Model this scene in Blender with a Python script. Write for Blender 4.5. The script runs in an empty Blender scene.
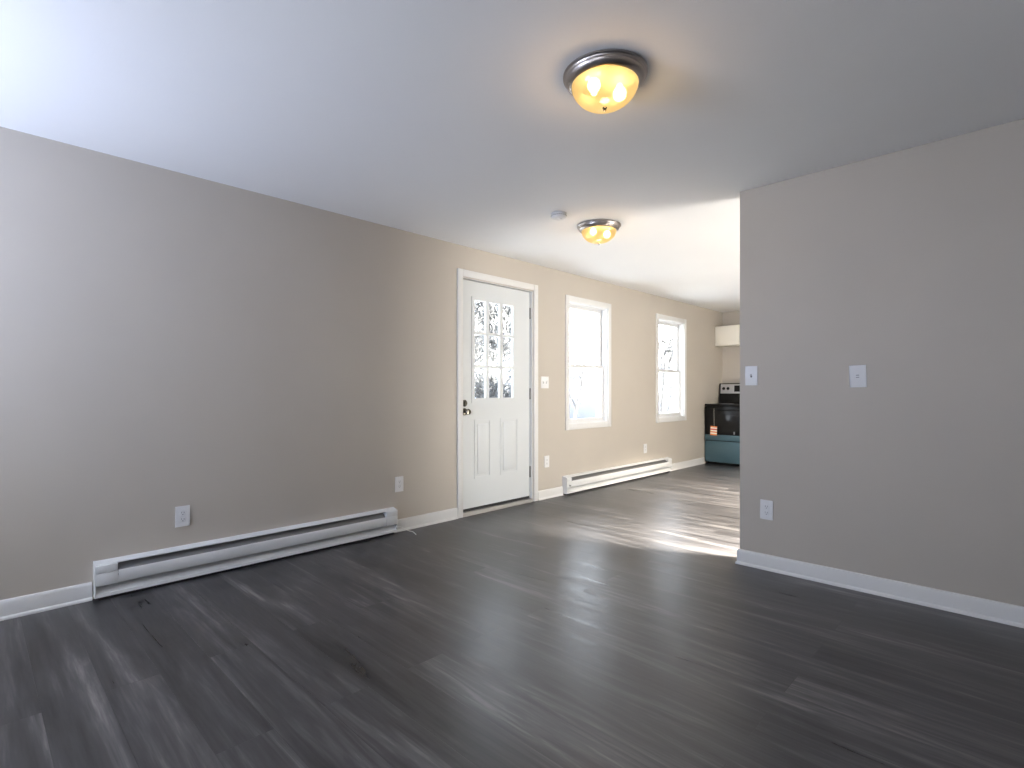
import bpy, bmesh, math, random
from mathutils import Vector, Matrix

# ------------------------------------------------------------------ camera
scn = bpy.context.scene
COL = scn.collection
cam_d = bpy.data.cameras.new('camera')
cam_d.sensor_width = 36.0
cam_d.lens = 529.12 / 1024 * 36.0
cam_d.shift_y = 7.36 / 1024
cam_d.clip_start = 0.02
cam = bpy.data.objects.new('camera', cam_d)
COL.objects.link(cam)
cam.location = (3.638, 0.0, 1.130)
cam.rotation_euler = (math.radians(90), 0, math.radians(44.27))
scn.camera = cam

# ------------------------------------------------------------------ exposure, sky, sun, big daylight lamps, added fills
scn.view_settings.view_transform = 'Standard'
scn.view_settings.look = 'None'
scn.view_settings.exposure = 0.06
scn.view_settings.gamma = 1.0
scn.view_settings.use_curve_mapping = False

SKY = 8.0
world = bpy.data.worlds.new('overcast_sky')
scn.world = world
world.use_nodes = True
wn = world.node_tree.nodes
wn['Background'].inputs['Color'].default_value = (0.85, 0.90, 1.0, 1)
wn['Background'].inputs['Strength'].default_value = SKY


def light(name, kind, loc, rot, power, color, **kw):
    d = bpy.data.lights.new(name, kind)
    d.energy = power
    d.color = color
    for k, v in kw.items():
        if k == 'portal':
            d.cycles.is_portal = True
        else:
            setattr(d, k, v)
    o = bpy.data.objects.new(name, d)
    COL.objects.link(o)
    o.location = loc
    o.rotation_euler = tuple(math.radians(a) for a in rot)
    return o


# winter sun standing low on the right-hand side of the house
sun = light('winter_sun', 'SUN', (12, 4, 8), (0, 0, 0), 150.0, (1.0, 0.93, 0.82), angle=math.radians(14))
sd = Vector((-1.0, -0.35, -0.58)).normalized()
sun.rotation_euler = sd.to_track_quat('-Z', 'Y').to_euler()

# daylight lamps in the openings behind and beside the camera, plus added fills
light('rear_window_daylight', 'AREA', (0.80, -1.58, 1.50), (128, 0, 0), 50, (0.54, 0.66, 1.0),
      shape='RECTANGLE', size=1.1, size_y=1.25, spread=math.radians(150))
light('rear_blue_fill', 'AREA', (3.325, -1.58, 1.45), (84, 0, 0), 7, (0.50, 0.62, 1.0),  # unseen fill added to throw bluish light on the partition
      shape='RECTANGLE', size=0.8, size_y=0.95)
light('kitchen_window_daylight', 'AREA', (4.97, 4.65, 1.2), (98, 0, 90), 100, (1.0, 0.94, 0.84),
      shape='RECTANGLE', size=1.2, size_y=1.7)
light('kitchen_floor_fill', 'AREA', (2.45, 6.0, 2.40), (0, 0, 0), 300, (1.0, 0.89, 0.75), shape='DISK', size=0.3, spread=math.radians(100))  # unseen lamp added to brighten the kitchen floor
# sky portals of the openings that can be seen
for nm, y, z, sy, sz in (('window_portal', 5.005, 1.45, 0.74, 1.36), ('window_portal', 6.99, 1.45, 0.74, 1.36),
                         ('door_portal', 3.52, 1.52, 0.54, 0.95)):
    light(nm, 'AREA', (-0.17, y, z), (90, 0, -90), 1, (1, 1, 1), shape='RECTANGLE', size=sy, size_y=sz, portal=True)


# ------------------------------------------------------------------ materials
def mat(name, col, rough=0.5, metal=0.0, spec=0.5, coat=0.0):
    m = bpy.data.materials.new(name)
    m.use_nodes = True
    b = m.node_tree.nodes['Principled BSDF']
    b.inputs['Base Color'].default_value = (*col, 1)
    b.inputs['Roughness'].default_value = rough
    b.inputs['Metallic'].default_value = metal
    b.inputs['Specular IOR Level'].default_value = spec
    b.inputs['Coat Weight'].default_value = coat
    return m


def N(m, t, **kw):
    n = m.node_tree.nodes.new(t)
    for k, v in kw.items():
        setattr(n, k, v)
    return n


def L(m, a, b):
    m.node_tree.links.new(a, b)


def paint(name, col, rough, bump=0.03, scale=180, var=0.03):
    """rolled wall paint: faint mottling and orange peel"""
    m = mat(name, col, rough, spec=0.3)
    b = m.node_tree.nodes['Principled BSDF']
    tc = N(m, 'ShaderNodeTexCoord')
    n1 = N(m, 'ShaderNodeTexNoise')
    n1.inputs['Scale'].default_value = 1.3
    n1.inputs['Detail'].default_value = 3
    L(m, tc.outputs['Object'], n1.inputs['Vector'])
    cr = N(m, 'ShaderNodeValToRGB')
    cr.color_ramp.elements[0].position = 0.3
    cr.color_ramp.elements[1].position = 0.7
    cr.color_ramp.elements[0].color = tuple(c * (1 - var) for c in col) + (1,)
    cr.color_ramp.elements[1].color = tuple(min(1, c * (1 + var)) for c in col) + (1,)
    L(m, n1.outputs['Fac'], cr.inputs['Fac'])
    L(m, cr.outputs['Color'], b.inputs['Base Color'])
    n2 = N(m, 'ShaderNodeTexNoise')
    n2.inputs['Scale'].default_value = scale
    n2.inputs['Detail'].default_value = 2
    L(m, tc.outputs['Object'], n2.inputs['Vector'])
    bp = N(m, 'ShaderNodeBump')
    bp.inputs['Strength'].default_value = bump
    bp.inputs['Distance'].default_value = 0.002
    L(m, n2.outputs['Fac'], bp.inputs['Height'])
    L(m, bp.outputs['Normal'], b.inputs['Normal'])
    return m


M = {}
M['wall'] = paint('greige_wall_paint', (0.495, 0.452, 0.392), 0.55)
M['ceiling'] = paint('white_ceiling_paint', (0.82, 0.815, 0.80), 0.8, bump=0.08, scale=90, var=0.012)
M['trim'] = paint('white_trim_paint', (0.68, 0.675, 0.655), 0.35, bump=0.01, var=0.01)
M['door'] = paint('white_door_enamel', (0.62, 0.645, 0.65), 0.32, bump=0.01, var=0.008)
M['vinyl'] = mat('white_window_vinyl', (0.70, 0.70, 0.69), 0.35)
M['heater'] = mat('white_heater_enamel', (0.69, 0.70, 0.695), 0.38)
M['fins'] = mat('grey_aluminium_fins', (0.25, 0.25, 0.25), 0.5, 0.6)
M['dark'] = mat('dark_recess_metal', (0.09, 0.09, 0.09), 0.6)
M['plate'] = mat('white_plastic_plate', (0.72, 0.72, 0.715), 0.35)
M['slot'] = mat('dark_slot', (0.03, 0.03, 0.03), 0.6)
M['nickel'] = mat('aged_nickel', (0.13, 0.12, 0.10), 0.25, 1.0)
M['bronze'] = mat('brushed_dark_pewter', (0.42, 0.385, 0.36), 0.36, 1.0)
M['hinge'] = mat('hinge_steel', (0.22, 0.21, 0.19), 0.4, 0.9)
M['rubber'] = mat('black_rubber', (0.012, 0.012, 0.012), 0.6)
M['alu'] = mat('threshold_aluminium', (0.42, 0.40, 0.38), 0.45, 0.6)
M['black'] = mat('black_range_enamel', (0.007, 0.007, 0.007), 0.25, spec=0.22)
M['blackglass'] = mat('black_oven_glass', (0.010, 0.010, 0.010), 0.12, spec=0.25)
M['film'] = mat('teal_protective_film', (0.060, 0.115, 0.138), 0.35, 0.1)
M['steel'] = mat('stainless_panel', (0.55, 0.55, 0.56), 0.32, 0.9)
M['cab'] = mat('cream_cabinet_paint', (0.80, 0.76, 0.66), 0.4)
M['paper'] = mat('white_paper', (0.80, 0.76, 0.66), 0.8)
M['orange'] = mat('orange_print', (0.75, 0.22, 0.05), 0.7)
M['red'] = mat('red_print', (0.55, 0.06, 0.03), 0.7)
M['cord'] = mat('white_cord', (0.80, 0.80, 0.78), 0.5)
M['snow'] = paint('snow_cover', (0.88, 0.90, 0.93), 0.9, bump=0.3, scale=3, var=0.02)
M['siding'] = mat('pale_blue_siding', (0.10, 0.108, 0.135), 0.8)
M['pane'] = mat('dark_far_pane', (0.12, 0.14, 0.17), 0.2)


def bark(name, c0, c1, scale):
    m = mat(name, c0, 0.9)
    b = m.node_tree.nodes['Principled BSDF']
    tc = N(m, 'ShaderNodeTexCoord')
    n = N(m, 'ShaderNodeTexNoise')
    n.inputs['Scale'].default_value = scale
    n.inputs['Detail'].default_value = 4
    L(m, tc.outputs['Object'], n.inputs['Vector'])
    cr = N(m, 'ShaderNodeValToRGB')
    cr.color_ramp.elements[0].position = 0.42
    cr.color_ramp.elements[1].position = 0.60
    cr.color_ramp.elements[0].color = (*c0, 1)
    cr.color_ramp.elements[1].color = (*c1, 1)
    L(m, n.outputs['Fac'], cr.inputs['Fac'])
    L(m, cr.outputs['Color'], b.inputs['Base Color'])
    return m


M['bark'] = bark('snow_dusted_bark', (0.030, 0.030, 0.032), (0.075, 0.075, 0.08), 5)
M['twig'] = bark('frosted_twigs', (0.025, 0.026, 0.028), (0.11, 0.113, 0.12), 7)


def glass_mat():
    m = bpy.data.materials.new('clear_window_glass')
    m.use_nodes = True
    nt = m.node_tree
    nt.nodes.remove(nt.nodes['Principled BSDF'])
    out = nt.nodes['Material Output']
    tr = N(m, 'ShaderNodeBsdfTransparent')
    tr.inputs['Color'].default_value = (0.95, 0.97, 0.97, 1)
    gl = N(m, 'ShaderNodeBsdfGlossy')
    gl.inputs['Roughness'].default_value = 0.02
    lw = N(m, 'ShaderNodeLayerWeight')
    lw.inputs['Blend'].default_value = 0.5
    pw = N(m, 'ShaderNodeMath', operation='POWER')
    L(m, lw.outputs['Facing'], pw.inputs[0])
    pw.inputs[1].default_value = 5.0
    fr = N(m, 'ShaderNodeMath', operation='MULTIPLY_ADD')
    L(m, pw.outputs[0], fr.inputs[0])
    fr.inputs[1].default_value = 0.7
    fr.inputs[2].default_value = 0.03
    mx = N(m, 'ShaderNodeMixShader')
    L(m, fr.outputs[0], mx.inputs['Fac'])
    L(m, tr.outputs['BSDF'], mx.inputs[1])
    L(m, gl.outputs['BSDF'], mx.inputs[2])
    L(m, mx.outputs['Shader'], out.inputs['Surface'])
    return m


M['glass'] = glass_mat()


def emit(name, col, s):
    m = mat(name, col, 0.4)
    b = m.node_tree.nodes['Principled BSDF']
    b.inputs['Emission Color'].default_value = (*col, 1)
    b.inputs['Emission Strength'].default_value = s
    return m


M['bulb'] = emit('lit_bulb', (1.0, 0.80, 0.42), 14.0)


def bowl_mat():
    """amber frosted glass: the bulbs show through, blurred, and the glass itself glows"""
    m = bpy.data.materials.new('amber_frosted_glass')
    m.use_nodes = True
    nt = m.node_tree
    nt.nodes.remove(nt.nodes['Principled BSDF'])
    out = nt.nodes['Material Output']
    rf = N(m, 'ShaderNodeBsdfRefraction')
    rf.inputs['Color'].default_value = (1.0, 0.85, 0.52, 1)
    rf.inputs['Roughness'].default_value = 0.30
    rf.inputs['IOR'].default_value = 1.08
    em = N(m, 'ShaderNodeEmission')
    em.inputs['Color'].default_value = (1.0, 0.67, 0.25, 1)
    em.inputs['Strength'].default_value = 1.15
    gl = N(m, 'ShaderNodeBsdfGlossy')
    gl.inputs['Roughness'].default_value = 0.15
    mx = N(m, 'ShaderNodeMixShader')
    mx.inputs['Fac'].default_value = 0.55
    L(m, rf.outputs['BSDF'], mx.inputs[1])
    L(m, em.outputs['Emission'], mx.inputs[2])
    m2 = N(m, 'ShaderNodeMixShader')
    m2.inputs['Fac'].default_value = 0.04
    L(m, mx.outputs['Shader'], m2.inputs[1])
    L(m, gl.outputs['BSDF'], m2.inputs[2])
    L(m, m2.outputs['Shader'], out.inputs['Surface'])
    return m


M['bowl'] = bowl_mat()


def floor_mat():
    """dark grey vinyl planks running across the room (along x)"""
    m = mat('grey_vinyl_planks', (0.1, 0.1, 0.1), 0.36, spec=0.5)
    b = m.node_tree.nodes['Principled BSDF']
    tc = N(m, 'ShaderNodeTexCoord')
    br = N(m, 'ShaderNodeTexBrick', offset=0.37, offset_frequency=2, squash=1.0)
    br.inputs['Color1'].default_value = (0, 0, 0, 1)
    br.inputs['Color2'].default_value = (1, 1, 1, 1)
    br.inputs['Mortar'].default_value = (0.5, 0.5, 0.5, 1)
    br.inputs['Scale'].default_value = 1.0
    br.inputs['Mortar Size'].default_value = 0.0012
    br.inputs['Mortar Smooth'].default_value = 0.3
    br.inputs['Bias'].default_value = 0.0
    br.inputs['Brick Width'].default_value = 1.83
    br.inputs['Row Height'].default_value = 0.178
    L(m, tc.outputs['Object'], br.inputs['Vector'])
    # every plank takes its own piece of the grain
    sep = N(m, 'ShaderNodeSeparateXYZ')
    L(m, tc.outputs['Object'], sep.inputs['Vector'])
    sh = N(m, 'ShaderNodeMath', operation='MULTIPLY')
    sh.inputs[1].default_value = 37.0
    L(m, br.outputs['Color'], sh.inputs[0])
    com = N(m, 'ShaderNodeCombineXYZ')
    ad = N(m, 'ShaderNodeMath', operation='ADD')
    L(m, sep.outputs['X'], ad.inputs[0])
    L(m, sh.outputs[0], ad.inputs[1])
    L(m, ad.outputs[0], com.inputs['X'])
    L(m, sep.outputs['Y'], com.inputs['Y'])
    L(m, sh.outputs[0], com.inputs['Z'])
    mp = N(m, 'ShaderNodeMapping')
    mp.inputs['Scale'].default_value = (0.95, 12.0, 1.0)
    L(m, com.outputs['Vector'], mp.inputs['Vector'])
    g = N(m, 'ShaderNodeTexNoise')
    g.inputs['Scale'].default_value = 1.0
    g.inputs['Detail'].default_value = 7
    g.inputs['Roughness'].default_value = 0.62
    g.inputs['Distortion'].default_value = 0.9
    L(m, mp.outputs['Vector'], g.inputs['Vector'])
    mp2 = N(m, 'ShaderNodeMapping')
    mp2.inputs['Scale'].default_value = (0.9, 3.4, 1.0)
    L(m, com.outputs['Vector'], mp2.inputs['Vector'])
    g2 = N(m, 'ShaderNodeTexNoise')
    g2.inputs['Scale'].default_value = 1.0
    g2.inputs['Detail'].default_value = 3
    L(m, mp2.outputs['Vector'], g2.inputs['Vector'])
    mp3 = N(m, 'ShaderNodeMapping')
    mp3.inputs['Scale'].default_value = (6.0, 90.0, 1.0)
    L(m, com.outputs['Vector'], mp3.inputs['Vector'])
    g3 = N(m, 'ShaderNodeTexNoise')
    g3.inputs['Scale'].default_value = 1.0
    g3.inputs['Detail'].default_value = 3
    L(m, mp3.outputs['Vector'], g3.inputs['Vector'])

    def madd(a, k, c=None):
        n = N(m, 'ShaderNodeMath', operation='MULTIPLY_ADD')
        L(m, a, n.inputs[0])
        n.inputs[1].default_value = k
        if c is None:
            n.inputs[2].default_value = 0
        else:
            L(m, c, n.inputs[2])
        return n.outputs[0]
    v = madd(br.outputs['Color'], 0.04)
    v = madd(g.outputs['Fac'], 0.72, v)
    v = madd(g2.outputs['Fac'], 0.22, v)
    v = madd(g3.outputs['Fac'], 0.16, v)
    cr = N(m, 'ShaderNodeValToRGB')
    e = cr.color_ramp.elements
    e[0].position = 0.42
    e[0].color = (0.020, 0.0195, 0.0205, 1)
    e[1].position = 0.78
    e[1].color = (0.24, 0.228, 0.220, 1)
    x = e.new(0.585)
    x.color = (0.057, 0.055, 0.057, 1)
    x = e.new(0.66)
    x.color = (0.096, 0.092, 0.093, 1)
    L(m, v, cr.inputs['Fac'])
    mix = N(m, 'ShaderNodeMix', data_type='RGBA', blend_type='MULTIPLY')
    mix.inputs['Factor'].default_value = 1.0
    L(m, cr.outputs['Color'], mix.inputs['A'])
    inv = N(m, 'ShaderNodeMath', operation='MULTIPLY_ADD')
    L(m, br.outputs['Fac'], inv.inputs[0])
    inv.inputs[1].default_value = -0.30
    inv.inputs[2].default_value = 1.0
    cc = N(m, 'ShaderNodeCombineColor')
    for k in ('Red', 'Green', 'Blue'):
        L(m, inv.outputs[0], cc.inputs[k])
    L(m, cc.outputs['Color'], mix.inputs['B'])
    L(m, mix.outputs['Result'], b.inputs['Base Color'])
    rr = N(m, 'ShaderNodeMapRange')
    rr.inputs['From Min'].default_value = 0.3
    rr.inputs['From Max'].default_value = 0.7
    rr.inputs['To Min'].default_value = 0.27
    rr.inputs['To Max'].default_value = 0.42
    L(m, g.outputs['Fac'], rr.inputs['Value'])
    L(m, rr.outputs['Result'], b.inputs['Roughness'])
    hs = N(m, 'ShaderNodeMath', operation='SUBTRACT')
    L(m, madd(g3.outputs['Fac'], 0.4), hs.inputs[0])
    L(m, br.outputs['Fac'], hs.inputs[1])
    bp = N(m, 'ShaderNodeBump')
    bp.inputs['Strength'].default_value = 0.25
    bp.inputs['Distance'].default_value = 0.0015
    L(m, hs.outputs[0], bp.inputs['Height'])
    L(m, bp.outputs['Normal'], b.inputs['Normal'])
    return m


M['floor'] = floor_mat()


# ------------------------------------------------------------------ mesh helpers
class MB:
    """collects shapes into one mesh; off is subtracted so that parts are local to their thing"""

    def __init__(self, off=(0, 0, 0)):
        self.bm = bmesh.new()
        self.off = Vector(off)
        self.mi = 0

    def _done(self, faces):
        for f in faces:
            f.material_index = self.mi

    def box(self, x0, x1, y0, y1, z0, z1, bev=0.0, seg=2):
        r = bmesh.ops.create_cube(self.bm, size=1)
        vs = r['verts']
        for v in vs:
            v.co = Vector(((x0 + x1) / 2 + v.co.x * (x1 - x0), (y0 + y1) / 2 + v.co.y * (y1 - y0),
                           (z0 + z1) / 2 + v.co.z * (z1 - z0)))
        fs = list({f for v in vs for f in v.link_faces})
        self._done(fs)
        if bev > 0:
            es = list({e for v in vs for e in v.link_edges})
            r = bmesh.ops.bevel(self.bm, geom=es, offset=bev, segments=seg, affect='EDGES', profile=0.5)
            self._done(r['faces'])
        return self

    def prism(self, prof, axis, a, b):
        """profile of (u, v) points extruded along an axis: y uses (x, z), x uses (y, z), z uses (x, y)"""
        def P(u, v, t):
            return {'y': (u, t, v), 'x': (t, u, v), 'z': (u, v, t)}[axis]
        A = [self.bm.verts.new(P(u, v, a)) for u, v in prof]
        B = [self.bm.verts.new(P(u, v, b)) for u, v in prof]
        n = len(prof)
        fs = [self.bm.faces.new((A[i], A[(i + 1) % n], B[(i + 1) % n], B[i])) for i in range(n)]
        fs += [self.bm.faces.new(A), self.bm.faces.new(B[::-1])]
        self._done(fs)
        return self

    def lathe(self, prof, c=(0, 0, 0), axis='z', n=40, closed=False):
        """profile of (radius, height) turned about an axis through c"""
        rings = []
        for r, h in prof:
            ring = []
            for k in range(n):
                t = 2 * math.pi * k / n
                u, v = r * math.cos(t), r * math.sin(t)
                p = {'z': (u, v, h), 'x': (h, u, v), 'y': (v, h, u)}[axis]
                ring.append(self.bm.verts.new(Vector(p) + Vector(c)) if r > 1e-6 or k == 0 else ring[0])
            rings.append(ring)
        fs = []
        m = len(rings)
        for i in range(m if closed else m - 1):
            a, b = rings[i], rings[(i + 1) % m]
            for k in range(n):
                q = [a[k], a[(k + 1) % n], b[(k + 1) % n], b[k]]
                u = []
                for v in q:
                    if v not in u:
                        u.append(v)
                if len(u) > 2:
                    fs.append(self.bm.faces.new(u))
        if not closed:
            for ring in (rings[0], rings[-1]):
                if ring[0] is not ring[1]:
                    fs.append(self.bm.faces.new(ring))
        self._done(fs)
        return self

    def tube(self, pts, r, n=8, r1=None):
        pts = [Vector(p) for p in pts]
        rings = []
        for i, p in enumerate(pts):
            d = (pts[min(i + 1, len(pts) - 1)] - pts[max(i - 1, 0)]).normalized()
            s = d.orthogonal().normalized() if i == 0 else (s - d * s.dot(d)).normalized()
            t = d.cross(s)
            rad = r if r1 is None else r + (r1 - r) * i / (len(pts) - 1)
            rings.append([self.bm.verts.new(p + (s * math.cos(a) + t * math.sin(a)) * rad)
                          for a in [2 * math.pi * k / n for k in range(n)]])
        fs = []
        for a, b in zip(rings, rings[1:]):
            fs += [self.bm.faces.new((a[k], a[(k + 1) % n], b[(k + 1) % n], b[k])) for k in range(n)]
        fs += [self.bm.faces.new(rings[0]), self.bm.faces.new(rings[-1])]
        self._done(fs)
        return self

    def cells(self, us, vs, holes, t0, t1, axis):
        """a slab with rectangular holes: us/vs extents, holes (u0,u1,v0,v1), t along axis"""
        U = sorted({*us, *[h[0] for h in holes], *[h[1] for h in holes]})
        V = sorted({*vs, *[h[2] for h in holes], *[h[3] for h in holes]})

        def solid(i, j):
            if i < 0 or j < 0 or i >= len(U) - 1 or j >= len(V) - 1:
                return False
            cu, cv = (U[i] + U[i + 1]) / 2, (V[j] + V[j + 1]) / 2
            return not any(h[0] < cu < h[1] and h[2] < cv < h[3] for h in holes)

        def P(u, v, t):
            return {'y': (u, t, v), 'x': (t, u, v), 'z': (u, v, t)}[axis]
        cache = {}

        def W(i, j, k):
            if (i, j, k) not in cache:
                cache[(i, j, k)] = self.bm.verts.new(P(U[i], V[j], (t0, t1)[k]))
            return cache[(i, j, k)]
        fs = []
        for i in range(len(U) - 1):
            for j in range(len(V) - 1):
                if not solid(i, j):
                    continue
                for k in (0, 1):
                    fs.append(self.bm.faces.new([W(i, j, k), W(i + 1, j, k), W(i + 1, j + 1, k), W(i, j + 1, k)]))
                for di, dj, a, b in ((-1, 0, (i, j), (i, j + 1)), (1, 0, (i + 1, j), (i + 1, j + 1)),
                                     (0, -1, (i, j), (i + 1, j)), (0, 1, (i, j + 1), (i + 1, j + 1))):
                    if not solid(i + di, j + dj):
                        fs.append(self.bm.faces.new([W(*a, 0), W(*b, 0), W(*b, 1), W(*a, 1)]))
        self._done(fs)
        return self

    def bevel_all(self, w, seg=2):
        es = [e for e in self.bm.edges if len(e.link_faces) == 2 and e.calc_face_angle(0) > 0.5]
        bmesh.ops.bevel(self.bm, geom=es, offset=w, segments=seg, affect='EDGES', profile=0.5)
        return self

    def rot(self, ang, axis, c):
        bmesh.ops.rotate(self.bm, verts=self.bm.verts, cent=c, matrix=Matrix.Rotation(ang, 3, axis))
        return self

    def build(self, name, mats, parent=None, smooth=True):
        bm = self.bm
        for v in bm.verts:
            v.co -= self.off
        bmesh.ops.recalc_face_normals(bm, faces=bm.faces)
        me = bpy.data.meshes.new(name)
        bm.to_mesh(me)
        bm.free()
        for m in (mats if isinstance(mats, (list, tuple)) else [mats]):
            me.materials.append(m)
        if smooth:
            for p in me.polygons:
                p.use_smooth = True
            me.set_sharp_from_angle(angle=math.radians(32))
        o = bpy.data.objects.new(name, me)
        COL.objects.link(o)
        if parent:
            o.parent = parent
        return o


def tag(o, label, cat, group=None, kind=None):
    o['label'] = label
    o['category'] = cat
    if group:
        o['group'] = group
    if kind:
        o['kind'] = kind
    return o


def thing(name, loc, label, cat, rotz=0, group=None, kind=None):
    o = bpy.data.objects.new(name, None)
    o.empty_display_size = 0.05
    COL.objects.link(o)
    o.location = loc
    o.rotation_euler = (0, 0, rotz)
    return tag(o, label, cat, group, kind)


def copy_tree(o, parent=None):
    c = o.copy()
    COL.objects.link(c)
    if parent:
        c.parent = parent
        c.matrix_parent_inverse = o.matrix_parent_inverse.copy()
    for ch in list(o.children):
        copy_tree(ch, c)
    return c


# ------------------------------------------------------------------ room shell
H = 2.44
XR, YB, YR = 5.0, 8.75, -1.6          # hidden right wall, kitchen back wall, rear wall
PX, PY0, PY1 = 2.283, 3.531, 3.655    # free end and faces of the partition on the right
T = 0.16
DO = (3.088, 4.034, 0.0, 2.158)       # door opening (y, z)
W1 = (4.625, 5.388, 0.760, 2.135)     # window openings (y, z)
W2 = (6.600, 7.368, 0.760, 2.135)

tag(MB().box(-T, XR + T, YR - T, YB + T, -0.12, 0.0).build('floor', M['floor'], smooth=False),
    'dark grey wood-look vinyl plank floor', 'floor', kind='structure')
tag(MB().box(-T, XR + T, YR - T, YB + T, H, H + 0.2).build('ceiling', M['ceiling'], smooth=False),
    'smooth white ceiling over the whole room', 'ceiling', kind='structure')
tag(MB().cells((YR - T, YB + T), (0, H), [DO, W1, W2], -T, 0, 'x').build('wall_left', M['wall'], smooth=False),
    'long greige wall on the left holding the door and two windows', 'wall', kind='structure')
w = MB()
w.box(PX, XR, PY0, PY1, 0, H, 0.004)
tag(w.build('wall_right', M['wall']),
    'greige partition wall on the right, ending in an outside corner', 'wall', kind='structure')
tag(MB().box(0, XR, YB, YB + T, 0, H).build('wall_back', M['wall'], smooth=False),
    'greige kitchen wall at the far end behind the range', 'wall', kind='structure')
tag(MB().cells((0, XR), (0, H), [(0.15, 1.40, 0.85, 2.15), (2.90, 3.75, 0.95, 1.95)], YR - T, YR, 'y').build('wall_rear', M['wall'], smooth=False),  # smaller opening added so that sky light reaches the partition
    'greige rear wall behind the viewer with a window opening', 'wall', kind='structure')
tag(MB().cells((YR - T, YB + T), (0, H), [(4.05, 5.25, 0.30, 2.05)], XR, XR + T, 'x')
    .build('wall_side', M['wall'], smooth=False),
    'greige outer wall beyond the partition with window openings', 'wall', kind='structure')


# baseboards: flat board with an eased top and a small shoe at the floor
def bb_prof(s=1, d=0.013, h=0.097):
    pts = [(0, 0), (0.021, 0), (0.021, 0.008), (0.018, 0.014), (d, 0.018), (d, h - 0.016), (d - 0.002, h - 0.008),
           (d - 0.006, h - 0.002), (0, h)]
    return [(s * a, b) for a, b in pts]


for y0, y1, lb in ((YR, 0.464, 'white baseboard left of the long near heater'),
                   (2.374, 3.026, 'white baseboard between the near heater and the door'),
                   (4.112, 4.512, 'short white baseboard between the door and the far heater'),
                   (6.886, 8.036, 'white baseboard between the far heater and the range')):
    tag(MB().prism(bb_prof(), 'y', y0, y1).build('baseboard_left', M['trim']), lb, 'baseboard', kind='structure')
b = MB()
ring = []
pr = bb_prof()
path = [(XR, PY0, 0, -1), (PX, PY0, -1, -1), (PX, PY1, -1, 1)]
secs = [[b.bm.verts.new((x + nx * u, y + ny * u, v)) for u, v in pr] for x, y, nx, ny in path]
for A, B in zip(secs, secs[1:]):
    for i in range(len(pr)):
        j = (i + 1) % len(pr)
        b.bm.faces.new((A[i], A[j], B[j], B[i]))
b.bm.faces.new(secs[0])
b.bm.faces.new(secs[-1][::-1])
tag(b.build('baseboard_right', M['trim']), 'white baseboard along the partition and round its corner', 'baseboard',
    kind='structure')

# ------------------------------------------------------------------ entry door
D0 = (0, 3.56, 0)
door = thing('door_1', D0, 'white entry door with nine glass panes over two panels', 'door', kind='structure')


def casing(mb, y0, y1, z0, z1, wd, th, sill=False):
    """flat casing with eased edges around an opening given by its outer size"""
    mb.box(0, th, y0, y0 + wd, z0, z1, 0.004)
    mb.box(0, th, y1 - wd, y1, z0, z1, 0.004)
    mb.box(0, th - 0.0005, y0 + wd, y1 - wd, z1 - wd, z1, 0.004)
    if sill:
        mb.box(0, th - 0.0005, y0 + wd, y1 - wd, z0, z0 + wd, 0.004)


m_ = MB(D0)
casing(m_, 3.028, 4.106, 0.0, 2.226, 0.062, 0.016)
m_.build('casing', M['trim'], door)
m_ = MB(D0)                                           # jamb lining with a stop
m_.box(-T, 0.0, 3.0885, 3.093, 0.03, 2.157)
m_.box(-T, 0.0, 4.026, 4.0335, 0.03, 2.157)
m_.box(-T, 0.0, 3.093, 4.026, 2.152, 2.157)
m_.box(-0.13, -0.079, 3.093, 3.106, 0.03, 2.152)
m_.box(-0.13, -0.079, 4.012, 4.026, 0.03, 2.152)
m_.box(-0.13, -0.079, 3.106, 4.012, 2.138, 2.152)
m_.build('jamb', M['trim'], door)
SX = -0.030                                           # room face of the slab
LY0, LY1, LZ0, LZ1 = 3.228, 3.818, 1.022, 2.005
GY = ((3.262, 3.404), (3.444, 3.586), (3.628, 3.770))
GZ = ((1.068, 1.350), (1.375, 1.660), (1.683, 1.975))
PAN = ((3.262, 3.474, 0.318, 0.866), (3.596, 3.848, 0.318, 0.870))
m_ = MB(D0)
m_.cells((3.096, 4.021), (0.058, 2.147), [(LY0 + 0.02, LY1 - 0.02, LZ0 + 0.02, LZ1 - 0.02)], SX - 0.045, SX, 'x')
slab = m_.build('slab', M['door'], door, smooth=False)
m_ = MB(D0)
for y0, y1, z0, z1 in PAN:                            # embossed mouldings round the two lower panels
    for a in (0, 1):
        m_.prism([(y0, z0), (y0 + 0.018, z0 + 0.018), (y0 + 0.018, z1 - 0.018), (y0, z1)] if a == 0 else
                 [(y1, z0), (y1, z1), (y1 - 0.018, z1 - 0.018), (y1 - 0.018, z0 + 0.018)], 'x', SX, SX + 0.0045)
        m_.prism([(y0, z0), (y1, z0), (y1 - 0.018, z0 + 0.018), (y0 + 0.018, z0 + 0.018)] if a == 0 else
                 [(y0, z1), (y0 + 0.018, z1 - 0.018), (y1 - 0.018, z1 - 0.018), (y1, z1)], 'x', SX, SX + 0.0045)
    m_.box(SX - 0.001, SX + 0.005, y0 + 0.04, y1 - 0.04, z0 + 0.04, z1 - 0.04, 0.004)
m_.build('panel_moulding', M['door'], door)
m_ = MB(D0)
m_.cells((LY0, LY1), (LZ0, LZ1), [(a, b_, c, d) for a, b_ in GY for c, d in GZ], SX - 0.018, SX + 0.007, 'x')
m_.bevel_all(0.003)
m_.build('glazing_grid', M['door'], door)
MB(D0).box(SX - 0.026, SX - 0.020, LY0 + 0.021, LY1 - 0.021, LZ0 + 0.021, LZ1 - 0.021).build('glass_panes', M['glass'], door)
MB(D0).box(SX - 0.040, SX - 0.003, 3.096, 4.021, 0.032, 0.0575).build('door_sweep', M['rubber'], door)
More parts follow.
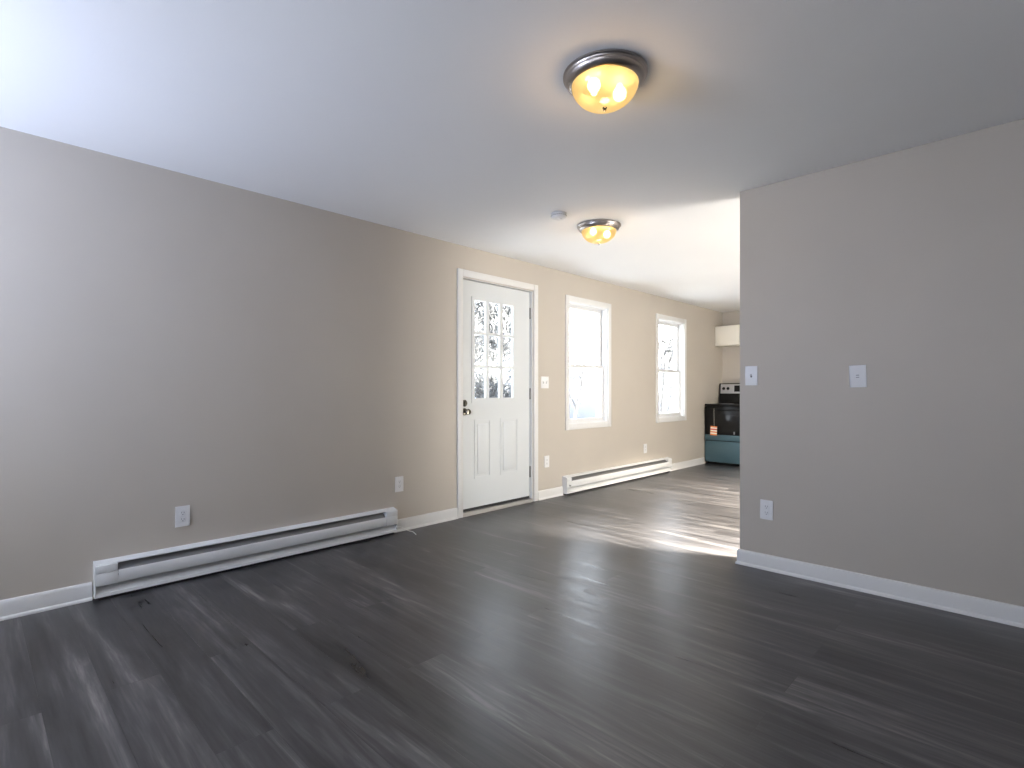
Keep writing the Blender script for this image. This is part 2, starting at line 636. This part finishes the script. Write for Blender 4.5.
MB(D0).prism([(-T, 0), (0.012, 0), (0.012, 0.006), (-0.012, 0.028), (-T, 0.028)], 'y', 3.091, 4.03).build('threshold', M['alu'], door)
for z in (1.93, 1.105, 0.305):                        # hinges: knuckle barrel between slab and jamb with a leaf
    h = MB(D0)
    h.lathe([(0.0, -0.058), (0.006, -0.057), (0.008, -0.054), (0.008, 0.054), (0.006, 0.057), (0, 0.058)],
            (SX + 0.006, 4.0235, z), n=14)
    h.box(SX - 0.032, SX + 0.004, 4.0222, 4.0255, z - 0.052, z + 0.052)
    h.build('hinge', M['hinge'], door)
KY = 3.142
k = MB(D0)
k.lathe([(0.0, SX), (0.032, SX), (0.032, SX + 0.006), (0.026, SX + 0.012), (0.012, SX + 0.015), (0.012, SX + 0.032),
         (0.020, SX + 0.036), (0.027, SX + 0.046), (0.028, SX + 0.056), (0.023, SX + 0.065), (0.010, SX + 0.069),
         (0, SX + 0.069)], (0, KY, 0.945), 'x', 28)
k.build('knob', M['nickel'], door)
k = MB(D0)
k.lathe([(0.0, SX), (0.031, SX), (0.031, SX + 0.007), (0.024, SX + 0.014), (0, SX + 0.014)], (0, KY, 1.022), 'x', 28)
db = k.build('deadbolt', M['nickel'], door)
MB(D0).box(SX + 0.0135, SX + 0.028, KY - 0.0055, KY + 0.0055, 1.022 - 0.019, 1.022 + 0.019, 0.002).build('thumb_turn', M['nickel'], db)


# ------------------------------------------------------------------ windows
def make_window(idx, op, cas, label):
    y0, y1, z0, z1 = op
    off = (0, (y0 + y1) / 2, z0)
    root = thing('window_%d' % idx, off, label, 'window', kind='structure')
    mb = MB(off)
    casing(mb, *cas, 0.062, 0.016, True)
    mb.build('casing', M['trim'], root)
    mb = MB(off)                                      # lining of the opening with a parting stop
    e = 0.012
    mb.cells((y0 + .0005, y1 - .0005), (z0 + .0005, z1 - .0005), [(y0 + e, y1 - e, z0 + e, z1 - e)], -T, -0.001, 'x')
    mb.cells((y0 + e, y1 - e), (z0 + e, z1 - e), [(y0 + e + .012, y1 - e - .012, z0 + e + .012, z1 - e - .012)],
             -0.048, -0.036, 'x')
    mb.build('frame', M['vinyl'], root)
    zm = 1.418
    a0, a1 = y0 + e + 0.001, y1 - e - 0.001
    for xs, zb, zt in ((-0.112, zm - 0.015, z1 - e - .001), (-0.078, z0 + e + .001, zm + 0.018)):
        s = MB(off)
        rb, rt = (0.035, 0.045) if zb > 1 else (0.045, 0.033)
        s.cells((a0, a1), (zb, zt), [(a0 + 0.036, a1 - 0.036, zb + rb, zt - rt)], xs, xs + 0.028, 'x')
        s.bevel_all(0.003)
        so = s.build('sash', M['vinyl'], root)
        MB(off).box(xs + 0.011, xs + 0.017, a0 + 0.0362, a1 - 0.0362, zb + rb + .0002, zt - rt - .0002).build('glass_pane', M['glass'], so)
        if zb < 1:
            lk = MB(off)
            yc = (y0 + y1) / 2
            lk.box(xs + 0.004, xs + 0.024, yc - 0.025, yc + 0.025, zt, zt + 0.008, 0.002)
            lk.lathe([(0, 0.008), (0.009, 0.008), (0.009, 0.014), (0, 0.015)], (xs + 0.014, yc, zt), n=14)
            lk.build('sash_lock', M['plate'], so)
    return root


make_window(1, W1, (4.567, 5.448, 0.703, 2.191), 'white double-hung window nearer to the door')
make_window(2, W2, (6.540, 7.428, 0.700, 2.195), 'white double-hung window farther from the door, near the range')


# ------------------------------------------------------------------ baseboard heaters
def make_heater(y0, y1, cap0, cap1, label):
    off = (0, (y0 + y1) / 2, 0)
    root = thing('baseboard_heater', off, label, 'heater', group='electric baseboard heaters')
    X = 0.062
    b = MB(off)                                       # back pan, sloped top hood with a lip, sloping bottom tray
    b.prism([(0.0005, 0.02), (0.004, 0.02), (0.004, 0.199), (0.040, 0.192), (0.047, 0.187), (0.049, 0.188), (0.048, 0.193),
             (0.042, 0.1965), (0.0005, 0.2055)], 'y', y0 + 0.002, y1 - 0.002)
    b.prism([(0.004, 0.084), (0.050, 0.036), (0.058, 0.034), (0.060, 0.018), (0.057, 0.018), (0.055, 0.031), (0.048, 0.033), (0.004, 0.079)],
            'y', y0 + 0.002, y1 - 0.002)
    b.build('housing', M['heater'], root)
    f = MB(off)                                       # bowed front cover
    f.prism([(0.058, 0.084), (0.0615, 0.082), (0.0645, 0.088), (0.0645, 0.144), (0.062, 0.150), (0.0605, 0.150), (0.0605, 0.148),
             (0.0608, 0.147), (0.0625, 0.143), (0.0625, 0.089)], 'y', y0 + cap0 + 0.001, y1 - cap1 - 0.001)
    f.build('front_cover', M['heater'], root)
    e = MB(off)                                       # heating element: a rod through a row of fins
    yy = y0 + cap0 + 0.01
    e.tube([(0.030, y0 + cap0, 0.118), (0.030, y1 - cap1, 0.118)], 0.006, 10)
    while yy < y1 - cap1 - 0.01:
        e.box(0.010, 0.048, yy, yy + 0.0012, 0.094, 0.140)
        yy += 0.0095
    e.build('heating_element', M['fins'], root, smooth=False)
    d = MB(off)                                       # deflector seen through the top slot
    d.prism([(0.0045, 0.188), (0.056, 0.140), (0.0575, 0.1415), (0.0045, 0.191)], 'y', y0 + cap0, y1 - cap1)
    d.build('deflector', M['fins'], root)
    k = MB(off)                                       # black strip put in for the shade of the gap under the tray
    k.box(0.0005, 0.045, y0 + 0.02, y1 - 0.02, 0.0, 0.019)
    k.build('toe_shade', M['rubber'], root)
    for a, c, w in ((y0, y0 + cap0, 0), (y1 - cap1, y1, 1)):
        c_ = MB(off)
        c_.box(0.0045, 0.0650, a + 0.001, c - 0.001, 0.080, 0.146, 0.002)
        c_.box(0.0045, 0.0640, a + 0.001, c - 0.001, 0.1465, 0.1885, 0.002)
        oa, ob = (a, a + 0.004) if w == 0 else (c - 0.004, c)
        c_.prism([(0.0005, 0.016), (0.059, 0.016), (0.062, 0.05), (0.0645, 0.082), (0.0645, 0.186), (0.054, 0.194), (0.0005, 0.207)],
                 'y', oa, ob)
        c_.build('end_cap', M['heater'], root)
    return root


make_heater(0.470, 2.368, 0.101, 0.102, 'long white baseboard heater nearer the viewer, left of the door')
h2 = make_heater(4.518, 6.878, 0.085, 0.10, 'white baseboard heater under the two windows')
kb = MB((0, (4.518 + 6.878) / 2, 0))
kb.lathe([(0, 0.0645), (0.010, 0.0645), (0.010, 0.068), (0.0075, 0.070), (0.007, 0.080), (0, 0.081)], (0, 4.567, 0.103), 'x', 18)
kb.build('knob', M['fins'], h2)

cp = [(0.070, 2.352, 0.066), (0.072, 2.385, 0.058), (0.066, 2.43, 0.030), (0.072, 2.475, 0.006), (0.105, 2.485, 0.004),
      (0.150, 2.470, 0.0035), (0.190, 2.455, 0.003)]
tag(MB().tube(cp, 0.0028, 8).build('cord', M['cord']), 'thin white loose wire on the floor at the end of the near heater', 'wire')


# ------------------------------------------------------------------ wall plates (made facing +x, origin on the wall at the plate's centre)
def cover_plate(root, w, h, holes):
    mb = MB()
    mb.cells((-w / 2, w / 2), (-h / 2, h / 2), holes, 0.0005, 0.006, 'x')
    outer = [e for e in mb.bm.edges if all(abs(v.co.x - 0.006) < 1e-5 for v in e.verts) and
             (all(abs(abs(v.co.y) - w / 2) < 1e-5 for v in e.verts) or all(abs(abs(v.co.z) - h / 2) < 1e-5 for v in e.verts))]
    bmesh.ops.bevel(mb.bm, geom=outer, offset=0.003, segments=2, affect='EDGES', profile=0.6)
    return mb.build('cover_plate', M['plate'], root)


def screw(root, y, z):
    mb = MB()
    mb.lathe([(0, 0.0055), (0.0034, 0.0055), (0.0030, 0.0072), (0, 0.0076)], (0, y, z), 'x', 12)
    return mb.build('screw', M['plate'], root)


def make_outlet():
    root = bpy.data.objects.new('outlet', None)
    root.empty_display_size = 0.05
    COL.objects.link(root)
    hs = [(-0.0165, 0.0165, s * 0.0195 - 0.0135, s * 0.0195 + 0.0135) for s in (-1, 1)]
    cover_plate(root, 0.076, 0.122, hs)
    for s in (-1, 1):
        r = MB()
        zc = s * 0.0195
        r.box(0.0008, 0.0075, -0.0160, 0.0160, zc - 0.0130, zc + 0.0130, 0.0015)
        r.mi = 1
        r.box(0.0070, 0.0078, -0.0072, -0.0052, zc - 0.001, zc + 0.0085)
        r.box(0.0070, 0.0078, 0.0052, 0.0072, zc - 0.001, zc + 0.0075)
        r.lathe([(0, 0.0070), (0.0026, 0.0070), (0.0026, 0.0078), (0, 0.0078)], (0, 0, zc - 0.0075), 'x', 12)
        r.build('receptacle', [M['plate'], M['slot']], root)
    screw(root, 0, 0)
    return root


def make_switch(n):
    root = bpy.data.objects.new('light_switch', None)
    root.empty_display_size = 0.05
    COL.objects.link(root)
    w = 0.076 + 0.046 * (n - 1)
    ys = [(i - (n - 1) / 2) * 0.046 for i in range(n)]
    cover_plate(root, w, 0.124, [(y - 0.006, y + 0.006, -0.0125, 0.0125) for y in ys])
    for y in ys:
        t = MB()
        t.box(0.001, 0.004, y - 0.0058, y + 0.0058, -0.0122, 0.0122)
        t.mi = 1
        t.box(0.0038, 0.0052, y - 0.0045, y + 0.0045, -0.0105, -0.002)
        t.mi = 0
        t.prism([(0.003, -0.002), (0.0155, 0.006), (0.0165, 0.0105), (0.013, 0.0115), (0.003, 0.009)], 'y', y - 0.0042, y + 0.0042)
        t.build('toggle', [M['plate'], M['slot']], root)
        screw(root, y, 0.030)
        screw(root, y, -0.030)
    return root


def place(o, loc, facing, label, cat, group=None, tilt=0):
    o.location = loc
    rz = 0 if facing == 'left' else -math.pi / 2      # on the left wall facing +x, on the partition facing -y
    o.rotation_euler = (math.radians(tilt), 0, rz)
    return tag(o, label, cat, group)


out0 = make_outlet()
for i, (loc, fc, lb, tl) in enumerate((
        ((0, 0.895, 0.380), 'left', 'white duplex outlet on the left wall above the long near heater', 0),
        ((0, 2.425, 0.381), 'left', 'white duplex outlet on the left wall just before the door', 0),
        ((0, 4.255, 0.389), 'left', 'white duplex outlet low between the door and the nearer window', 0),
        ((0, 6.262, 0.372), 'left', 'white duplex outlet above the far heater, between the two windows', 0),
        ((2.452, PY0, 0.379), 'right', 'white duplex outlet low on the right partition near its corner', -1))):
    o = out0 if i == 0 else copy_tree(out0)
    place(o, loc, fc, lb, 'outlet', 'duplex outlets', tl)
place(make_switch(2), (0, 4.222, 1.224), 'left', 'white double light switch beside the entry door', 'switch')
place(make_switch(1), (2.3585, PY0, 1.231), 'right', 'white single light switch near the corner of the partition', 'switch')
bp_ = bpy.data.objects.new('blank_plate', None)
COL.objects.link(bp_)
cover_plate(bp_, 0.083, 0.126, [])
for sz in (0.006, -0.006):
    MB().box(0.0055, 0.0068, -0.008, 0.008, sz - 0.0022, sz + 0.0022, 0.0006).build('slot', M['fins'], bp_)
place(bp_, (2.945, PY0, 1.216), 'right', 'white cover plate with two tiny slots, slightly crooked, mid-height on the right partition', 'wall plate', tilt=2)


# ------------------------------------------------------------------ ceiling lights
def make_dome():
    root = bpy.data.objects.new('ceiling_light', None)
    COL.objects.link(root)
    R = 0.172
    r = MB()                                          # stepped spun-metal pan
    r.lathe([(0.150, -0.001), (R - 0.004, -0.001), (R, -0.004), (R, -0.010), (R - 0.006, -0.014), (R - 0.007, -0.018), (R - 0.010, -0.021),
             (R - 0.010, -0.024), (R - 0.016, -0.034), (R - 0.026, -0.042), (R - 0.034, -0.045), (R - 0.038, -0.045),
             (R - 0.038, -0.038), (0.120, -0.012)], n=72, closed=True)
    r.build('pan', M['bronze'], root)
    p = MB()                                          # white reflector inside the pan
    p.lathe([(0, -0.004), (0.145, -0.004), (0.125, -0.010), (0, -0.010)], n=40)
    p.build('reflector', M['plate'], root)
    g = MB()                                          # amber glass bowl
    pr = []
    for i in range(13):
        t = i / 12 * math.pi / 2
        pr.append((0.137 * math.cos(t) ** 0.85 if i < 12 else 0.0, -0.040 - 0.096 * math.sin(t) ** 1.08))
    g.lathe(pr, n=64)
    # open the bowl's top so that it is a shell
    top = max(g.bm.faces, key=lambda f: f.calc_center_median().z if len(f.verts) > 10 else -9)
    g.bm.faces.remove(top)
    g.build('glass_bowl', M['bowl'], root)
    f = MB()
    f.lathe([(0, -0.133), (0.008, -0.134), (0.010, -0.138), (0.006, -0.142), (0.007, -0.146), (0.004, -0.151), (0, -0.152)], n=18)
    f.build('finial', M['nickel'], root)
    for a, ox, oy in ((-0.98, -0.050, 0.000), (-0.98 + math.pi, 0.048, 0.030)):   # two bulbs lying sideways in sockets
        b = MB()
        b.lathe([(0, 0.0), (0.012, 0.001), (0.014, 0.018), (0.021, 0.032), (0.026, 0.048), (0.024, 0.062), (0.015, 0.072), (0, 0.076)],
                (0, 0, 0), 'x', 20)
        b.rot(a, 'Z', (0, 0, 0))
        for v in b.bm.verts:
            v.co += Vector((ox, oy, -0.050))
        b.build('bulb', M['bulb'], root)
    d = bpy.data.lights.new('dome_glow', 'POINT')
    d.energy = 2.2
    d.color = (1.0, 0.66, 0.34)
    d.shadow_soft_size = 0.03
    lo = bpy.data.objects.new('dome_glow', d)
    COL.objects.link(lo)
    lo.parent = root
    lo.location = (0, 0, -0.19)
    return root


dome = make_dome()
dome.location = (2.385, 1.835, H)
tag(dome, 'lit amber glass dome ceiling light nearer the viewer, large in the photo', 'ceiling light', 'dome ceiling lights')
d2 = copy_tree(dome)
d2.location = (1.21, 3.475, H)
tag(d2, 'lit amber glass dome ceiling light farther away, beside the smoke detector', 'ceiling light', 'dome ceiling lights')

sm = thing('smoke_detector', (1.165, 3.032, H), 'small round white smoke detector on the ceiling', 'smoke detector')
s = MB()
s.lathe([(0, -0.0005), (0.058, -0.0005), (0.060, -0.004), (0.060, -0.009), (0.055, -0.011), (0, -0.011)], n=40)
s.build('mounting_base', M['plate'], sm)
s = MB()
s.lathe([(0, -0.0115), (0.052, -0.0115), (0.056, -0.016), (0.057, -0.026), (0.051, -0.036), (0.036, -0.040), (0.034, -0.0385),
         (0.024, -0.0385), (0.022, -0.041), (0, -0.041)], n=40)
s.build('cover', M['plate'], sm)
s = MB()
for i in range(24):
    a = i / 24 * 2 * math.pi
    s.box(0.0555, 0.0580, -0.0035, 0.0035, -0.024, -0.018)
    n8 = [v for v in list(s.bm.verts)[-8:]]
    bmesh.ops.rotate(s.bm, verts=n8, cent=(0, 0, 0), matrix=Matrix.Rotation(a, 3, 'Z'))
s.build('vent_slots', M['fins'], sm, smooth=False)
s = MB()
s.lathe([(0, -0.0405), (0.008, -0.0405), (0.008, -0.0435), (0, -0.044)], (0.012, 0, 0), n=16)
s.build('test_button', M['plate'], sm)

# ------------------------------------------------------------------ kitchen range
R0 = (0.410, 8.42, 0)
rg = thing('kitchen_range', R0, 'black electric kitchen range with teal film on its lower front', 'stove')
x0, x1, yf, yb = 0.016, 0.776, 8.065, 8.700
MB(R0).box(x0 + .002, x1 - .002, yf + 0.012, yb, 0.045, 0.905, 0.004).build('body', M['black'], rg)
k = MB(R0)
k.box(x0 + 0.02, x1 - 0.02, yf + 0.03, yb - 0.03, 0.0, 0.045)
k.build('base', M['black'], rg)
ct = MB(R0).box(x0 - .004, x1 + .004, yf - 0.022, yb, 0.906, 0.936, 0.008).build('cooktop', M['black'], rg)
for bx, by, br_ in ((0.22, 8.29, 0.105), (0.60, 8.29, 0.08), (0.22, 8.46, 0.08), (0.60, 8.46, 0.105)):
    MB(R0).lathe([(br_ - 0.004, 0.9362), (br_, 0.9362), (br_, 0.9372), (br_ - 0.004, 0.9372)], (bx, by, 0), n=48, closed=True).build('burner_ring', M['fins'], ct)
od = MB(R0).box(x0, x1, yf - 0.022, yf + 0.011, 0.372, 0.895, 0.006).build('oven_door', M['black'], rg)
MB(R0).box(x0 + 0.13, x1 - 0.13, yf - 0.0245, yf - 0.018, 0.485, 0.765, 0.002).build('oven_window', M['blackglass'], od)
MB(R0).box(x0 + 0.001, x1 - 0.001, yf - 0.0245, yf - 0.018, 0.374, 0.462, 0.002).build('lower_panel', M['film'], od)
hd = MB(R0)
hd.tube([(x0 + 0.05, yf - 0.062, 0.852), (x1 - 0.05, yf - 0.062, 0.852)], 0.012, 14)
for hx in (x0 + 0.07, x1 - 0.07):
    hd.box(hx - 0.012, hx + 0.012, yf - 0.064, yf - 0.02, 0.842, 0.862, 0.003)
hd.build('handle', M['black'], od)
MB(R0).box(0.462, 0.482, yf - 0.0252, yf - 0.0246, 0.478, 0.520).build('glint_patch', M['fins'], od, smooth=False)  # grey patch standing in for a reflection on the oven door
dr = MB(R0)
dr.box(x0, x1, yf - 0.022, yf + 0.011, 0.040, 0.362, 0.006)
dr.build('drawer', M['film'], rg)
bs = MB(R0)
bs.prism([(8.5550, 0.937), (8.7000, 0.937), (8.7000, 1.262), (8.6050, 1.262), (8.5930, 1.255), (8.5770, 1.09)], 'x', x0 + .004, x1 - .004)
back = bs.build('backsplash', M['black'], rg)
cpn = MB(R0)
cpn.prism([(8.5725, 1.096), (8.5760, 1.096), (8.5910, 1.246), (8.5875, 1.246)], 'x', x0 + 0.024, x1 - 0.024)
cpn.build('control_panel', M['steel'], back)
for kx in (0.092, 0.162, 0.630, 0.702):
    kn = MB(R0)
    kn.lathe([(0, 0), (0.024, 0), (0.024, 0.006), (0.019, 0.010), (0.017, 0.026), (0, 0.028)], (0, 0, 0), 'y', 22)
    kn.box(-0.003, 0.003, 0.026, 0.030, -0.016, 0.016)
    kn.rot(math.pi, 'Z', (0, 0, 0))
    for v in kn.bm.verts:
        v.co += Vector((kx, 8.5800, 1.176))
    kn.build('knob', M['black'], back)
MB(R0).prism([(8.5705, 1.125), (8.5745, 1.125), (8.5845, 1.225), (8.5805, 1.225)], 'x', 0.262, 0.56).build('display', M['blackglass'], back)

tg0 = (0.185, yf - 0.082, 0.852)
tg = thing('hang_tag', tg0, 'orange and white striped tag hanging from the oven door handle', 'tag')
MB(tg0).tube([(0.185, yf - 0.0755, 0.866), (0.185, yf - 0.0775, 0.80), (0.188, yf - 0.079, 0.64), (0.190, yf - 0.0795, 0.592)], 0.0015, 6).build('string', M['paper'], tg)
t = MB(tg0)
for i in range(7):
    t.mi = (1, 0, 2, 0, 1, 0, 1)[i]
    t.box(0.134, 0.236, yf - 0.081, yf - 0.0795, 0.596 - 0.020 * (i + 1), 0.596 - 0.020 * i)
t.rot(math.radians(3), 'Y', (0.185, yf - 0.08, 0.596))
t.build('card', [M['paper'], M['orange'], M['red']], tg, smooth=False)

# ------------------------------------------------------------------ upper cabinet over the range
C0 = (0.40, 8.60, 1.862)
uc = thing('upper_cabinet', C0, 'short cream wall cabinet hung over the range', 'cabinet')
MB(C0).box(0.003, 0.800, 8.442, 8.748, 1.862, 2.180, 0.002).build('body', M['cab'], uc)
for a, c in ((0.030, 0.399), (0.403, 0.770)):
    d = MB(C0)
    d.box(a, c, 8.423, 8.4415, 1.868, 2.174, 0.004)
    d.build('cabinet_door', M['cab'], uc)

# ------------------------------------------------------------------ outdoors
rnd = random.Random(7)
g = MB()
n = 26
gv = {}
for i in range(n + 1):
    for j in range(n + 1):
        x, y = -T - 0.02 - 46 * (i / n) ** 1.6, -8 + 60 * j / n
        gv[i, j] = g.bm.verts.new((x, y, -0.45 + (0.0 if i < 2 else 0.14 * math.sin(x * .5 + y * .23) + rnd.uniform(-.05, .05))))
for i in range(n):
    for j in range(n):
        g.bm.faces.new((gv[i, j], gv[i + 1, j], gv[i + 1, j + 1], gv[i, j + 1]))
tag(g.build('ground', M['snow']), 'snow-covered ground outside the windows', 'ground', kind='structure')

H0 = (-13.5, 26.0, -0.5)
hs = thing('house', H0, 'pale blue-grey neighbouring house seen through the windows', 'house')
MB(H0).box(-21, -6.5, 22.0, 30.0, -0.6, 2.25).build('wall', M['siding'], hs)
MB(H0).prism([(21.5, 2.15), (26, 4.3), (30.5, 2.15), (30.5, 2.35), (26, 4.6), (21.5, 2.35)], 'x', -21.4, -6.1).build('roof', M['snow'], hs)
for wx in (-19.0, -16.3, -13.4, -10.6, -8.4):
    wm = MB(H0).box(wx, wx + 0.9, 21.94, 22.0, 0.75, 1.75).build('window', M['plate'], hs)
    MB(H0).box(wx + .08, wx + .82, 21.92, 21.94, 0.83, 1.67).build('pane', M['pane'], wm)


def tree(base, height, r0, seed, label, mats, spread=0.55, depth=4, kids=4, rmin=0.007, cat='tree', name='bare_tree', lean=(0, 0)):
    R = random.Random(seed)
    mb = MB(base)

    def grow(p, d, ln, r, lv):
        pts = [Vector(p)]
        dd = Vector(d)
        for _ in range(4):
            dd = (dd + Vector((R.uniform(-1, 1), R.uniform(-1, 1), R.uniform(-.6, .9))) * 0.16).normalized()
            pts.append(pts[-1] + dd * ln / 4)
        mb.tube(pts, r, 5 if lv < 2 else 3, r * 0.5)
        if lv >= depth:
            return
        for kx in range(kids + (1 if lv == 0 else 0)):
            t = R.uniform(0.25, 1.0)
            q = t * 4
            i = min(3, int(q))
            pp = pts[i].lerp(pts[i + 1], q - i)
            nd = (dd * 0.7 + Vector((R.uniform(-1, 1), R.uniform(-1, 1), R.uniform(-.35, .8))) * (spread + .35)).normalized()
            grow(pp, nd, ln * R.uniform(.48, .72), max(rmin, r * (1 - .5 * t) * .62), lv + 1)
    grow(base, (lean[0], lean[1], 1), height * 0.45, r0, 0)
    o = mb.build(name, mats)
    o.location = base
    return tag(o, label, cat)


tree((-3.6, 6.7, -0.45), 4.8, 0.075, 3, 'dense frosted tree filling the upper glass panes of the door', M['twig'], 0.8, 5, 5, 0.011)
tree((-6.9, 9.8, -0.45), 4.6, 0.07, 11, 'frosted tree farther back behind the nearest one outside the door', M['twig'], 0.8, 5, 5, 0.012)
tree((-2.15, 5.45, -0.45), 2.5, 0.03, 21, 'low frosted bush just outside the door, below the middle panes', M['twig'], 0.9, 5, 5, 0.006, 'bush', 'bare_bush')
tree((-9.2, 16.6, -0.45), 7.4, 0.08, 5, 'bare tree seen through the window nearer to the door', M['bark'], 0.85, 4, 5, 0.010, lean=(.08, .0))
tree((-4.0, 14.0, -0.45), 5.6, 0.06, 9, 'bare tree seen through the window nearer to the range', M['bark'], 0.85, 4, 6, 0.010, lean=(.0, .1))
